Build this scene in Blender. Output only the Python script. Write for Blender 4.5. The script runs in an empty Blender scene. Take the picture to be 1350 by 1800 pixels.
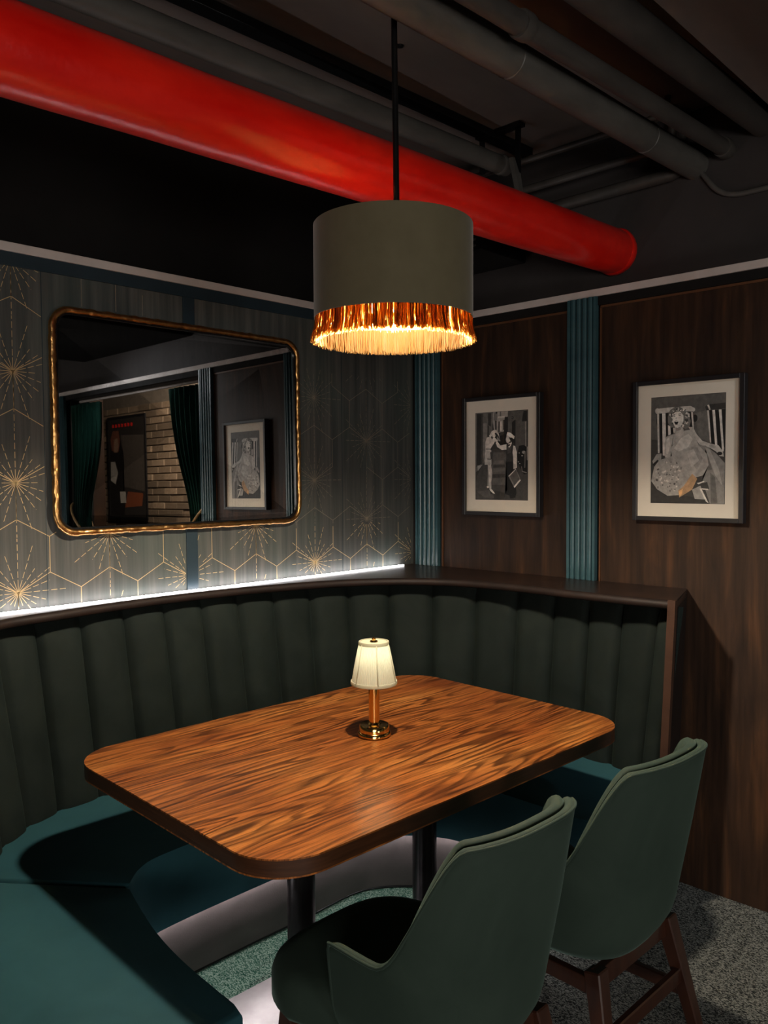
import bpy, bmesh, math, random
from mathutils import Vector, Matrix
import numpy as np
random.seed(7)
PI = math.pi
S = bpy.context.scene
COL = S.collection

# ---------------------------------------------------------------- camera
CF, CYAW, CPIT, CROLL = 1439.017, 0.7654002, -0.0428170, -0.0054956
CLOC = Vector((-2.882403, -2.575856, 1.5))
def cam_axes():
    F = Vector((math.cos(CYAW)*math.cos(CPIT), math.sin(CYAW)*math.cos(CPIT), math.sin(CPIT)))
    R0 = Vector((math.sin(CYAW), -math.cos(CYAW), 0)); U0 = R0.cross(F)
    R = math.cos(CROLL)*R0 + math.sin(CROLL)*U0
    return F, R, R.cross(F)
_F, _R, _U = cam_axes()
cd = bpy.data.cameras.new('camera'); cam = bpy.data.objects.new('camera', cd); COL.objects.link(cam)
cd.sensor_fit = 'HORIZONTAL'; cd.sensor_width = 36; cd.lens = CF*36/1350; cd.clip_start = .05
m3 = Matrix((_R, _U, -_F)).transposed()
cam.matrix_world = Matrix.Translation(CLOC) @ m3.to_4x4()
S.camera = cam

# ---------------------------------------------------------------- world, lights, exposure
W = bpy.data.worlds.new('world'); S.world = W; W.use_nodes = True
W.node_tree.nodes['Background'].inputs[0].default_value = (.55, .6, .7, 1)
W.node_tree.nodes['Background'].inputs[1].default_value = .02
S.view_settings.view_transform = 'Standard'; S.view_settings.look = 'None'
S.view_settings.gamma = 1; S.view_settings.exposure = 0.0; S.view_settings.use_curve_mapping = False
S.cycles.use_denoising = True
S.cycles.max_bounces = 8
S.cycles.sample_clamp_indirect = 6
S.cycles.caustics_reflective = False; S.cycles.caustics_refractive = False

def area(name, loc, target, size, power, color=(1, 1, 1), size_y=None, spread=PI):
    d = bpy.data.lights.new(name, 'AREA'); d.energy = power; d.color = color; d.size = size; d.spread = spread
    if size_y: d.shape = 'RECTANGLE'; d.size_y = size_y
    o = bpy.data.objects.new(name, d); COL.objects.link(o); o.location = loc
    o.rotation_euler = (Vector(target)-Vector(loc)).to_track_quat('-Z', 'Y').to_euler()
    return o
def point(name, loc, power, color=(1, 1, 1), r=.02):
    d = bpy.data.lights.new(name, 'POINT'); d.energy = power; d.color = color; d.shadow_soft_size = r
    o = bpy.data.objects.new(name, d); COL.objects.link(o); o.location = loc
    return o
# soft light of the rest of the bar, behind the camera (low, reaches under the table)
area('bar_light', (-4.9, -4.9, 1.3), (-.4, -.8, 1.35), 1.8, 62, (1, .92, .82), 0.8)
area('low_bar_light', (-2.45, -5.6, .62), (-1.1, -.5, .25), .9, 22, (1, .95, .90), 0.45)
area('passage_fill', (.75, -3.4, 2.5), (1.5, -5.0, 1.4), .35, 38, (1, .86, .70))  # fill added in the passage to brighten the bricks, source unknown
area('curtain_fill', (-1.0, -3.1, 2.42), (.05, -2.6, 1.6), .25, 9, (.95, .98, 1), spread=1.5)  # added fill, narrowed to fall on the curtains, no known lamp

# ---------------------------------------------------------------- helpers
MATS = {}
def newmat(name):
    m = bpy.data.materials.new(name); m.use_nodes = True; MATS[name] = m
    return m, m.node_tree, m.node_tree.nodes['Principled BSDF']
def setp(b, col=None, rough=.5, metal=0., sheen=0., coat=0., spec=None, coat_rough=.1, emit=None, es=0):
    if col is not None: b.inputs['Base Color'].default_value = (*col, 1)
    b.inputs['Roughness'].default_value = rough; b.inputs['Metallic'].default_value = metal
    b.inputs['Sheen Weight'].default_value = sheen; b.inputs['Sheen Roughness'].default_value = .4
    b.inputs['Coat Weight'].default_value = coat; b.inputs['Coat Roughness'].default_value = coat_rough
    if spec is not None: b.inputs['Specular IOR Level'].default_value = spec
    if emit: b.inputs['Emission Color'].default_value = (*emit, 1); b.inputs['Emission Strength'].default_value = es
class NT:
    def __init__(s, nt): s.nt = nt
    def n(s, t, **k):
        o = s.nt.nodes.new(t)
        for a, v in k.items():
            if a.startswith('i_'): o.inputs[int(a[2:])].default_value = v
            else: setattr(o, a, v)
        return o
    def l(s, a, b): s.nt.links.new(a, b)
    def coords(s, scale=(1, 1, 1), rot=(0, 0, 0), kind='Object'):
        t = s.n('ShaderNodeTexCoord'); mp = s.n('ShaderNodeMapping')
        mp.inputs['Scale'].default_value = scale; mp.inputs['Rotation'].default_value = rot
        s.l(t.outputs[kind], mp.inputs[0]); return mp.outputs[0]
    def noise(s, vec, scale=5, detail=3, rough=.5, dist=0):
        o = s.n('ShaderNodeTexNoise'); o.inputs['Scale'].default_value = scale; o.inputs['Detail'].default_value = detail
        o.inputs['Roughness'].default_value = rough; o.inputs['Distortion'].default_value = dist
        s.l(vec, o.inputs['Vector']); return o.outputs['Fac']
    def ramp(s, fac, stops):
        o = s.n('ShaderNodeValToRGB'); e = o.color_ramp.elements
        while len(e) < len(stops): e.new(.5)
        for el, (p, c) in zip(e, stops): el.position = p; el.color = (*c, 1)
        s.l(fac, o.inputs[0]); return o.outputs['Color']
    def math(s, op, a, b=0., c=None):
        o = s.n('ShaderNodeMath', operation=op)
        for i, v in enumerate((a, b, c)):
            if v is None: continue
            if isinstance(v, (int, float)): o.inputs[i].default_value = v
            else: s.l(v, o.inputs[i])
        return o.outputs[0]
    def mix(s, fac, a, b, mode='MIX'):
        o = s.n('ShaderNodeMix', data_type='RGBA', blend_type=mode)
        for i, v in ((0, fac), (6, a), (7, b)):
            if isinstance(v, (int, float)): o.inputs[i].default_value = v
            elif isinstance(v, tuple): o.inputs[i].default_value = (*v, 1)
            else: s.l(v, o.inputs[i])
        return o.outputs[2]
    def bump(s, h, b, strength=.3, dist=.002):
        o = s.n('ShaderNodeBump'); o.inputs['Strength'].default_value = strength; o.inputs['Distance'].default_value = dist
        s.l(h, o.inputs['Height']); s.l(o.outputs[0], b.inputs['Normal'])

def noisy(name, c1, c2, scale=(6, 6, 6), nscale=1., rough=.6, bumps=.0, bscale=60, bdist=.001, lo=.3, hi=.7, **k):
    m, nt, b = newmat(name); setp(b, c1, rough, **k); N = NT(nt)
    v = N.coords(scale)
    N.l(N.ramp(N.noise(v, nscale, 4, .6), [(lo, c1), (hi, c2)]), b.inputs['Base Color'])
    if bumps: N.bump(N.noise(N.coords((1, 1, 1)), bscale, 3), b, bumps, bdist)
    return m

black_paint = noisy('black_paint', (.006, .0052, .005), (.010, .009, .0085), (2, 2, 2), 1.5, .8, .4, 25, .004, spec=.2)
grey_paint = noisy('dark_grey_paint', (.028, .024, .024), (.042, .036, .036), (2, 2, 2), 1.5, .75, .4, 25, .004)
ceil_mat = noisy('ceiling_paint', (.105, .090, .082), (.160, .140, .128), (1.2, 2.5, 1), 1.5, .7, .5, 9, .006)
pipe_grey = noisy('grey_pipe_paint', (.058, .055, .051), (.105, .100, .092), (3, 8, 8), 1.2, .5, .4, 20, .003)
pipe_dark = noisy('dark_pipe_paint', (.036, .032, .030), (.066, .060, .055), (3, 8, 8), 1.2, .5, .4, 20, .003)
red_paint = noisy('red_paint', (.70, .006, .003), (.92, .022, .010), (2.5, 7, 7), 1.3, .3, .55, 16, .006, coat=.4, coat_rough=.25)
white_trim = noisy('pale_trim_paint', (.52, .46, .43), (.62, .56, .53), (3, 3, 3), 3, .6)
teal_paint = noisy('teal_paint', (.026, .066, .080), (.042, .098, .112), (2, 2, 10), 1.5, .32, .2, 30, .001)
teal_dark = noisy('dark_teal_paint', (.010, .024, .034), (.016, .034, .046), (4, 4, 4), 1.5, .5)
black_metal = noisy('black_metal', (.012, .012, .013), (.02, .02, .021), (5, 5, 5), 3, .28, metal=.6)
leg_metal = noisy('table_leg_metal', (.03, .03, .033), (.05, .05, .053), (5, 5, 5), 3, .25, metal=.8)
plate_metal = noisy('plate_metal', (.34, .31, .32), (.42, .39, .40), (5, 5, 5), 3, .33, metal=.7)
frame_black = noisy('frame_black', (.010, .009, .010), (.016, .014, .015), (5, 5, 5), 3, .38)
mat_board = noisy('mat_board', (.72, .65, .54), (.77, .70, .58), (5, 5, 5), 3, .8)
brass = noisy('brass', (.83, .50, .16), (.90, .58, .22), (5, 5, 20), 3, .12, metal=1.)
gold_frame = noisy('gold_leaf', (.42, .20, .06), (.72, .42, .16), (40, 40, 40), 1, .3, .5, 90, .002, metal=1.)
base_leather = noisy('grey_leather', (.15, .125, .125), (.19, .16, .16), (4, 4, 4), 2, .42, .5, 260, .0008)
chair_wood = noisy('chair_wood', (.030, .010, .006), (.055, .019, .010), (18, 18, 3), 2, .4, coat=.3)
shade_fabric = noisy('shade_velvet', (.110, .092, .050), (.130, .110, .062), (8, 8, 8), 2, .85, .3, 400, .0005, sheen=.3)
dark_wood = noisy('dark_stained_wood', (.012, .0065, .005), (.026, .013, .009), (4, 4, 4), 3, .35, coat=.1)
nosing_wood = noisy('nosing_wood', (.009, .0055, .0045), (.016, .009, .007), (4, 4, 4), 3, .6, spec=.25)
trim_wood = noisy('end_trim_wood', (.034, .016, .010), (.05, .024, .015), (4, 4, 4), 3, .5, spec=.3)

def velvet(name, c1, c2, sheen=.6):
    m, nt, b = newmat(name); setp(b, c1, .8, sheen=sheen, spec=.25); N = NT(nt)
    b.inputs['Sheen Tint'].default_value = (.55, .85, .75, 1)
    v = N.coords((1, 1, 1))
    N.l(N.ramp(N.noise(v, 4.5, 5, .6, .6), [(.3, c1), (.7, c2)]), b.inputs['Base Color'])
    N.bump(N.noise(v, 700, 2), b, .25, .0006)
    return m
velvet_back = velvet('green_velvet_back', (.012, .019, .017), (.023, .033, .029), .06)
velvet_seat = velvet('teal_velvet_seat', (.012, .058, .074), (.019, .080, .100), .06)
velvet_chair = velvet('green_velvet_chair', (.022, .038, .029), (.033, .053, .041), .14)

# table wood
m, nt, b = newmat('oak_table_wood'); setp(b, (.3, .1, .03), .30, coat=.6, coat_rough=.22); N = NT(nt)
wv = N.n('ShaderNodeVectorMath', operation='ADD'); wn = N.n('ShaderNodeTexNoise'); wn.inputs['Scale'].default_value = 3.2; wn.inputs['Detail'].default_value = 3
N.l(N.coords((.8, 2.5, 1)), wn.inputs['Vector'])
wm = N.n('ShaderNodeVectorMath', operation='MULTIPLY'); N.l(wn.outputs['Color'], wm.inputs[0]); wm.inputs[1].default_value = (.10, .045, 0)
N.l(N.coords((1, 1, 1)), wv.inputs[0]); N.l(wm.outputs[0], wv.inputs[1])
mp = N.n('ShaderNodeMapping'); mp.inputs['Scale'].default_value = (.50, 5.2, 1); N.l(wv.outputs[0], mp.inputs[0])
base = N.noise(mp.outputs[0], 1.55, 2, .45)
fr = N.math('FRACT', N.math('MULTIPLY', base, 19.))
rings = N.ramp(fr, [(0., (.10, .075, .06)), (.20, (.26, .21, .18)), (.42, (1, 1, 1)), (.86, (1, 1, 1)), (1., (.10, .075, .06))])
mp2 = N.n('ShaderNodeMapping'); mp2.inputs['Scale'].default_value = (.9, 44, 1); N.l(wv.outputs[0], mp2.inputs[0])
fine = N.noise(mp2.outputs[0], 3.2, 4, .65)
pores = N.noise(N.coords((5., 330, 1)), 3, 2, .6)
smudge = N.noise(N.coords((2.6, 17, 1)), 2.1, 4, .6, .3)
big = N.noise(N.coords((1, 2.6, 1)), 2.3, 3)
c = N.ramp(big, [(.3, (.34, .085, .018)), (.55, (.56, .18, .036)), (.75, (.74, .30, .070))])
patch = N.noise(N.coords((1.3, 4.5, 1)), 1.7, 3, .6, .5)
c = N.mix(N.math('MULTIPLY', N.ramp(patch, [(.36, (.25, .25, .25)), (.55, (1, 1, 1))]), .85), c, N.mix(1., c, rings, 'MULTIPLY'))
c = N.mix(.38, c, N.mix(1., c, N.ramp(smudge, [(.34, (.16, .12, .11)), (.47, (1, 1, 1))]), 'MULTIPLY'))
c = N.mix(.6, c, N.mix(1., c, N.ramp(fine, [(.40, (.07, .05, .045)), (.56, (1, 1, 1))]), 'MULTIPLY'))
c = N.mix(.5, c, N.mix(1., c, N.ramp(pores, [(.36, (.15, .12, .1)), (.5, (1, 1, 1))]), 'MULTIPLY'))
N.l(c, b.inputs['Base Color'])
N.bump(N.math('ADD', fine, N.math('MULTIPLY', pores, .6)), b, .35, .0008)
table_wood = m
edge_wood = noisy('table_edge_wood', (.05, .017, .007), (.09, .032, .013), (3, 3, 60), 3, .35, coat=.3)

# stained panel wood
def panel_mat(name, c1, c2, c3):
    m, nt, b = newmat(name); setp(b, c1, .55, spec=.25); N = NT(nt)
    a = N.noise(N.coords((1, 7, .9)), 2.2, 5, .6, .5); a2 = N.noise(N.coords((1, 22, 1.2)), 2.2, 3, .6)
    c = N.ramp(a, [(.28, c1), (.55, c2), (.78, c3)])
    c = N.mix(.55, c, N.mix(1., c, N.ramp(a2, [(.3, (.35, .33, .3)), (.65, (1.25, 1.2, 1.2))]), 'MULTIPLY'))
    N.l(c, b.inputs['Base Color']); N.bump(a2, b, .2, .0015); return m
panel_wood = panel_mat('stained_panel_wood', (.014, .008, .006), (.036, .018, .010), (.088, .038, .016))
panel_edge = noisy('panel_edge_stain', (.075, .03, .012), (.12, .048, .018), (6, 6, 6), 2, .5)

# wallpaper
m, nt, b = newmat('streaked_wallpaper'); setp(b, (.1, .1, .1), .55, spec=.3); N = NT(nt)
a = N.noise(N.coords((16, 1, .55)), 1.6, 5, .65, .3); a2 = N.noise(N.coords((70, 1, 3)), 1.2, 3); a3 = N.noise(N.coords((2, 1, 1.5)), 1.3, 2)
c = N.ramp(a, [(.3, (.044, .051, .050)), (.5, (.074, .078, .073)), (.72, (.125, .122, .110))])
c = N.mix(.5, c, N.mix(1., c, N.ramp(a2, [(.3, (.62, .64, .66)), (.7, (1.2, 1.2, 1.2))]), 'MULTIPLY'))
c = N.mix(N.ramp(a3, [(.5, (0, 0, 0)), (.75, (.45, .45, .45))]), c, (.055, .092, .078))
N.l(c, b.inputs['Base Color']); N.bump(a, b, .25, .001)
wallpaper = m
gold_line = noisy('gold_print', (.62, .44, .22), (.75, .56, .30), (5, 5, 5), 3, .35, metal=.35)
gold_faded = noisy('faded_gold_print', (.24, .20, .15), (.30, .25, .19), (5, 5, 5), 3, .5, metal=.2)

# carpet
m, nt, b = newmat('woven_carpet'); setp(b, (.1, .1, .1), .95, spec=.1); N = NT(nt)
vo = N.n('ShaderNodeTexVoronoi', feature='F1'); vo.inputs['Scale'].default_value = 1
N.l(N.coords((560, 210, 1), (0, 0, .5)), vo.inputs['Vector'])
sep = N.n('ShaderNodeSeparateColor'); N.l(vo.outputs['Color'], sep.inputs[0])
st = N.noise(N.coords((1.4, 16, 1), (0, 0, -.1)), 2.6, 4, .6)
sx_ = N.n('ShaderNodeSeparateXYZ'); N.l(N.coords((1, 1, 1)), sx_.inputs[0])
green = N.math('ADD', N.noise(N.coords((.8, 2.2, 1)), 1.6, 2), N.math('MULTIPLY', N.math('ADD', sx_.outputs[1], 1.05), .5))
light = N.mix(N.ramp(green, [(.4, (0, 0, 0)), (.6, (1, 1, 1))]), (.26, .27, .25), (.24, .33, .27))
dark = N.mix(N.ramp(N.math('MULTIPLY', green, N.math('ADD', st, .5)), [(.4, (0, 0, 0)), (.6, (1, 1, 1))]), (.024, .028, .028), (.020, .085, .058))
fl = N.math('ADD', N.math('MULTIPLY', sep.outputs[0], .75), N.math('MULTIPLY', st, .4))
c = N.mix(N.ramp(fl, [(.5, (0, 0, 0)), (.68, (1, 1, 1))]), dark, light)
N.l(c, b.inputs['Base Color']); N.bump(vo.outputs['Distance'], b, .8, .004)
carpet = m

# brick / curtain / misc
brick_mats = [noisy('brick_%d' % i, tuple(x*k for x in (.26, .17, .10)), tuple(x*k*1.3 for x in (.26, .19, .13)), (20, 20, 20), 2, .85, .6, 60, .004) for i, k in enumerate((1.0, .75, 1.3, .6))]
mortar = noisy('mortar', (.14, .11, .085), (.20, .16, .12), (10, 10, 10), 3, .95)
curtain_mat = velvet('curtain_velvet', (.010, .07, .05), (.018, .10, .07), .5)
rope_mat = noisy('gold_rope', (.35, .2, .07), (.5, .3, .12), (200, 200, 200), 2, .5)

def emis(name, col, s):
    m = bpy.data.materials.new(name); m.use_nodes = True; nt = m.node_tree; nt.nodes.clear()
    e = nt.nodes.new('ShaderNodeEmission'); o = nt.nodes.new('ShaderNodeOutputMaterial')
    e.inputs[0].default_value = (*col, 1); e.inputs[1].default_value = s; nt.links.new(e.outputs[0], o.inputs[0]); return m
led_mat = emis('led_glow', (1, .95, .97), 26)
led_low = emis('low_led_glow', (1, .93, .90), 30)
bulb_mat = emis('bulb_glow', (1, .86, .68), 2400)
lamp_bulb_mat = emis('lamp_bulb_glow', (1, .93, .72), 16)

def translucent(name, col, mixf, rough=.8, tcol=None):
    m, nt, b = newmat(name); setp(b, col, rough); N = NT(nt)
    t = N.n('ShaderNodeBsdfTranslucent'); t.inputs[0].default_value = (*(tcol or col), 1)
    mx = N.n('ShaderNodeMixShader'); mx.inputs[0].default_value = mixf
    N.l(b.outputs[0], mx.inputs[1]); N.l(t.outputs[0], mx.inputs[2]); N.l(mx.outputs[0], nt.nodes['Material Output'].inputs[0])
    return m
fringe_mat = translucent('gold_fringe_thread', (.050, .028, .009), .68, .6, (.60, .31, .07)); fringe_mat.node_tree.nodes['Principled BSDF'].inputs['Specular IOR Level'].default_value = .04
pleat_mat = translucent('cream_pleated_fabric', (.74, .73, .58), .5)
# mirror and picture glass
m, nt, b = newmat('mirror_silver'); setp(b, (.86, .86, .86), .012, 1.); mirror_mat = m
m = bpy.data.materials.new('picture_glass'); m.use_nodes = True; nt = m.node_tree; nt.nodes.clear(); N = NT(nt)
tr = N.n('ShaderNodeBsdfTransparent'); gl = N.n('ShaderNodeBsdfGlossy'); gl.inputs['Roughness'].default_value = .02
fn = N.n('ShaderNodeFresnel'); fn.inputs[0].default_value = 1.45; mx = N.n('ShaderNodeMixShader'); o = N.n('ShaderNodeOutputMaterial')
ge = N.n('ShaderNodeNewGeometry'); N.l(N.math('MULTIPLY', fn.outputs[0], N.math('SUBTRACT', 1., ge.outputs['Backfacing'])), mx.inputs[0]); N.l(tr.outputs[0], mx.inputs[1]); N.l(gl.outputs[0], mx.inputs[2]); N.l(mx.outputs[0], o.inputs[0])
pic_glass = m
# printed colours from a colour attribute
m, nt, b = newmat('photo_print'); setp(b, None, .6); N = NT(nt)
at_ = N.n('ShaderNodeAttribute', attribute_name='Col')
g = N.noise(N.coords((1, 1, 1)), 55, 4, .6)
N.l(N.mix(.5, at_.outputs['Color'], N.mix(1., at_.outputs['Color'], N.ramp(g, [(.3, (.45, .45, .45)), (.7, (1.45, 1.45, 1.45))]), 'MULTIPLY')), b.inputs['Base Color'])
print_mat = m

def obj(name, bm, mat=None, parent=None, smooth=False, recalc=True):
    if recalc: bmesh.ops.recalc_face_normals(bm, faces=bm.faces)
    me = bpy.data.meshes.new(name); bm.to_mesh(me); bm.free()
    if isinstance(mat, (list, tuple)):
        for q in mat: me.materials.append(q)
    elif mat: me.materials.append(mat)
    if smooth:
        me.shade_smooth()
        if smooth is not True: me.set_sharp_from_angle(angle=math.radians(smooth))
    o = bpy.data.objects.new(name, me); COL.objects.link(o)
    if parent: o.parent = parent
    return o
def thing(name, label, cat, loc=(0, 0, 0), rz=0, group=None):
    o = bpy.data.objects.new(name, None); COL.objects.link(o); o.empty_display_size = .1
    o.location = loc; o.rotation_euler = (0, 0, rz); o['label'] = label; o['category'] = cat
    if group: o['group'] = group
    return o
def tag(o, label, cat, group=None):
    o['label'] = label; o['category'] = cat
    if group: o['group'] = group
    return o
def struct(name, bm, mat, parent=None, **k):
    o = obj(name, bm, mat, parent, **k)
    if not parent: o['kind'] = 'structure'
    return o
def box(bm, lo, hi, bev=0, mat=0, seg=2):
    r = bmesh.ops.create_cube(bm, size=1)
    vs = r['verts']; c = [(a+b_)/2 for a, b_ in zip(lo, hi)]; s = [abs(b_-a) for a, b_ in zip(lo, hi)]
    for v in vs: v.co = Vector((v.co.x*s[0]+c[0], v.co.y*s[1]+c[1], v.co.z*s[2]+c[2]))
    fs = {f for v in vs for f in v.link_faces}
    for f in fs: f.material_index = mat
    if bev:
        es = {e for f in fs for e in f.edges}
        bmesh.ops.bevel(bm, geom=list(es), offset=bev, segments=seg, affect='EDGES', profile=.5)
    return bm
def B(lo, hi, bev=0, seg=2): return box(bmesh.new(), lo, hi, bev, 0, seg)
def prism(bm, pts, z0, z1, bev=0, seg=2, side_mat=None):
    a = [bm.verts.new((x, y, z0)) for x, y in pts]; t = [bm.verts.new((x, y, z1)) for x, y in pts]
    f0 = bm.faces.new(a[::-1]); f1 = bm.faces.new(t); n = len(pts)
    for i in range(n):
        f = bm.faces.new((a[i], a[(i+1) % n], t[(i+1) % n], t[i]))
        if side_mat is not None: f.material_index = side_mat
    if bev: bmesh.ops.bevel(bm, geom=list(f1.edges)+list(f0.edges), offset=bev, segments=seg, affect='EDGES', profile=.5)
    return bm
def tube(bm, pts, r, seg=12, closed=False, caps=True, rfun=None):
    pts = [Vector(p) for p in pts]; n = len(pts); rings = []; prev = None
    for i, p in enumerate(pts):
        if closed: d = pts[(i+1) % n]-pts[i-1]
        else: d = pts[min(i+1, n-1)]-pts[max(i-1, 0)]
        d.normalize()
        if prev is None:
            up = Vector((0, 0, 1)) if abs(d.z) < .9 else Vector((1, 0, 0)); a = d.cross(up).normalized()
        else: a = (prev-d*prev.dot(d)).normalized()
        prev = a; b_ = d.cross(a)
        ring = []
        for k in range(seg):
            t = 2*PI*k/seg; rr = r if rfun is None else rfun(i, t)
            ring.append(bm.verts.new(p+(a*math.cos(t)+b_*math.sin(t))*rr))
        rings.append(ring)
    m_ = n if closed else n-1
    for i in range(m_):
        A, Bq = rings[i], rings[(i+1) % n]
        for k in range(seg): bm.faces.new((A[k], A[(k+1) % seg], Bq[(k+1) % seg], Bq[k]))
    if caps and not closed: bm.faces.new(rings[0][::-1]); bm.faces.new(rings[-1])
    return bm
def lathe(bm, prof, seg=48, c=(0, 0)):
    rings = []
    for r, z in prof:
        if r < 1e-6: rings.append([bm.verts.new((c[0], c[1], z))])
        else: rings.append([bm.verts.new((c[0]+r*math.cos(2*PI*k/seg), c[1]+r*math.sin(2*PI*k/seg), z)) for k in range(seg)])
    for A, Bq in zip(rings, rings[1:]):
        for k in range(seg):
            j = (k+1) % seg
            if len(A) == 1 and len(Bq) == 1: continue
            if len(A) == 1: bm.faces.new((A[0], Bq[j], Bq[k]))
            elif len(Bq) == 1: bm.faces.new((A[k], A[j], Bq[0]))
            else: bm.faces.new((A[k], A[j], Bq[j], Bq[k]))
    return bm
def grid(bm, rows, closed_v=False):
    vs = [[bm.verts.new(p) for p in r] for r in rows]
    for i in range(len(vs)-1):
        for j in range(len(vs[0])-1): bm.faces.new((vs[i][j], vs[i][j+1], vs[i+1][j+1], vs[i+1][j]))
    return vs
def catmull(P, n=14):
    P = [Vector(p) for p in P]; out = []
    for i in range(len(P)-1):
        p0 = P[max(i-1, 0)]; p1 = P[i]; p2 = P[i+1]; p3 = P[min(i+2, len(P)-1)]
        for k in range(n):
            t = k/n
            out.append(.5*((2*p1)+(-p0+p2)*t+(2*p0-5*p1+4*p2-p3)*t*t+(-p0+3*p1-3*p2+p3)*t**3))
    out.append(P[-1]); return out
def rrect(x0, x1, y0, y1, r, n=8):
    pts = []
    for cx, cy, a0 in ((x1-r, y1-r, 0), (x0+r, y1-r, 90), (x0+r, y0+r, 180), (x1-r, y0+r, 270)):
        for k in range(n+1):
            a = math.radians(a0+90*k/n); pts.append((cx+r*math.cos(a), cy+r*math.sin(a)))
    return pts

# ---------------------------------------------------------------- room shell
CZ = 2.85          # ceiling
TZ0, TZ1 = 2.192, 2.22   # pale rail
UR = .15           # the upper right wall stands this far behind the panelling
floor = struct('floor', B((-6.5, -7.2, -.05), (2.6, .5, 0)), carpet)
ceiling = struct('ceiling', B((-6.5, -7.2, CZ), (2.6, .5, CZ+.05)), ceil_mat)
bm = bmesh.new(); box(bm, (-6.5, .10, TZ1-.01), (UR, .16, CZ)); box(bm, (-6.5, .0, TZ0), (UR, .16, TZ1-.01)); box(bm, (-6.5, .16, 0), (UR, .2, TZ1))
wall_left = struct('wall_left', bm, black_paint)
# wallpapered panels
for x0, x1 in ((-6.5, -1.241), (-1.194, -.001)):
    struct('wallpaper_panel', B((x0, 0, 1.06), (x1, .1, 2.165)), wallpaper, wall_left)
# printed gold pattern, clipped to each strip
def pattern(rects, mat, parent, faded=False):
    bm = bmesh.new(); s = .1143; Wd = .2043; w = .0011 if not faded else .0008
    X0, Z0 = -1.845, 1.145
    def inside(x, z):
        return any(a < x < b_ and c_ < z < d_ for a, b_, c_, d_ in rects)
    def seg(x0, z0, x1, z1, w=w):
        n = max(1, int(math.hypot(x1-x0, z1-z0)/.012)); run = None
        pts = [(x0+(x1-x0)*i/n, z0+(z1-z0)*i/n) for i in range(n+1)]
        i = 0
        while i <= n:
            if inside(*pts[i]):
                j = i
                while j+1 <= n and inside(*pts[j+1]): j += 1
                if j > i:
                    (ax, az), (bx, bz) = pts[i], pts[j]; L = math.hypot(bx-ax, bz-az); nx, nz = -(bz-az)/L*w, (bx-ax)/L*w
                    y = -.0006
                    bm.faces.new([bm.verts.new(q) for q in ((ax+nx, y, az+nz), (bx+nx, y, bz+nz), (bx-nx, y, bz-nz), (ax-nx, y, az-nz))])
                i = j+1
            else: i += 1
    for j in range(-1, 8):
        for i in range(-10, 14):
            x = X0+i*Wd+j*Wd/2; z = Z0+1.5*s*j
            if faded and random.random() < .25: continue
            seg(x, z, x, z-s); seg(x, z, x-Wd/2, z+s/2); seg(x, z, x+Wd/2, z+s/2)
    for k in range(-3, 8):
        for j in range(-1, 5):
            x = X0+k*1.5*Wd; z = Z0+(.5 if k % 2 else 0)*3*s+j*3*s
            for a in range(20):
                t = 2*PI*a/20+.001; L = (.155, .105, .13, .09)[a % 4]
                if a in (5, 15): L = .17
                d = (math.cos(t), math.sin(t))
                seg(x+d[0]*.002, z+d[1]*.002, x+d[0]*.042, z+d[1]*.042, w*.8)
                r = .048
                while r < L:
                    seg(x+d[0]*r, z+d[1]*r, x+d[0]*min(r+.02, L), z+d[1]*min(r+.02, L), w*.8); r += .028
    return obj('gold_line_print' if not faded else 'faded_line_print', bm, mat, parent, recalc=False)
wp = [c_ for c_ in wall_left.children]
pattern([(-2.7, -1.752, 1.09, 2.163), (-1.752, -1.243, 1.09, 1.335)], gold_line, wp[0])
pattern([(-1.192, -.74, 1.09, 1.335), (-.74, -.02, 1.09, 1.30)], gold_line, wp[1])
pattern([(-.74, -.02, 1.30, 1.95)], gold_faded, wp[1], True)
bm = bmesh.new(); box(bm, (-1.50, -.0006, 2.06), (-1.498, 0, 2.15)); box(bm, (-1.62, -.0006, 2.06), (-1.6185, 0, 2.16)); box(bm, (-1.40, -.0006, 2.06), (-1.3985, 0, 2.13))
obj('vertical_line_print', bm, gold_faded, wp[0])
# thin seams between paper strips
for x in (-1.752, -.46):
    struct('paper_seam', B((x-.001, -.0008, 1.09), (x+.001, 0, 2.16)), teal_dark, wall_left)
struct('trim_1', B((-6.5, -.014, TZ0), (.0, .0, TZ1), .002), white_trim)            # pale rail, left wall
struct('trim_2', B((-6.5, -.008, 2.15), (.0, .0, TZ0), .001), teal_dark)             # dark band under it
struct('trim_3', B((-1.241, -.006, 1.09), (-1.194, .01, 2.152), .001), teal_dark)   # upright batten

OY0, OY1 = -1.79, -3.62     # curtained opening in the right wall
bm = bmesh.new()
box(bm, (.0, -7.2, 2.16), (UR+.05, .2, TZ1-.01))
box(bm, (.03, OY0, 0), (UR+.05, .2, 2.16)); box(bm, (.03, -7.2, 0), (UR+.05, OY1, 2.16))
struct('wall_upper_right', B((UR, -7.2, TZ1), (UR+.05, .2, CZ)), grey_paint)
wall_right = struct('wall_right', bm, grey_paint)
for y0, y1, z0 in ((-.172, -.835, 1.06), (-.968, -1.655, 0.0), (-3.77, -4.9, 0.0)):
    p = struct('wood_panel', B((.004, y1, z0), (.03, y0, 2.16), .001), panel_wood, wall_right)
    bm = bmesh.new(); box(bm, (-.001, y1+.004, 2.148), (.004, y0-.004, 2.156)); box(bm, (-.001, y1+.002, z0+.01), (.004, y1+.008, 2.15)); box(bm, (-.001, y0-.008, z0+.01), (.004, y0-.002, 2.15))
    obj('panel_edging', bm, panel_edge, p)
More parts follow.
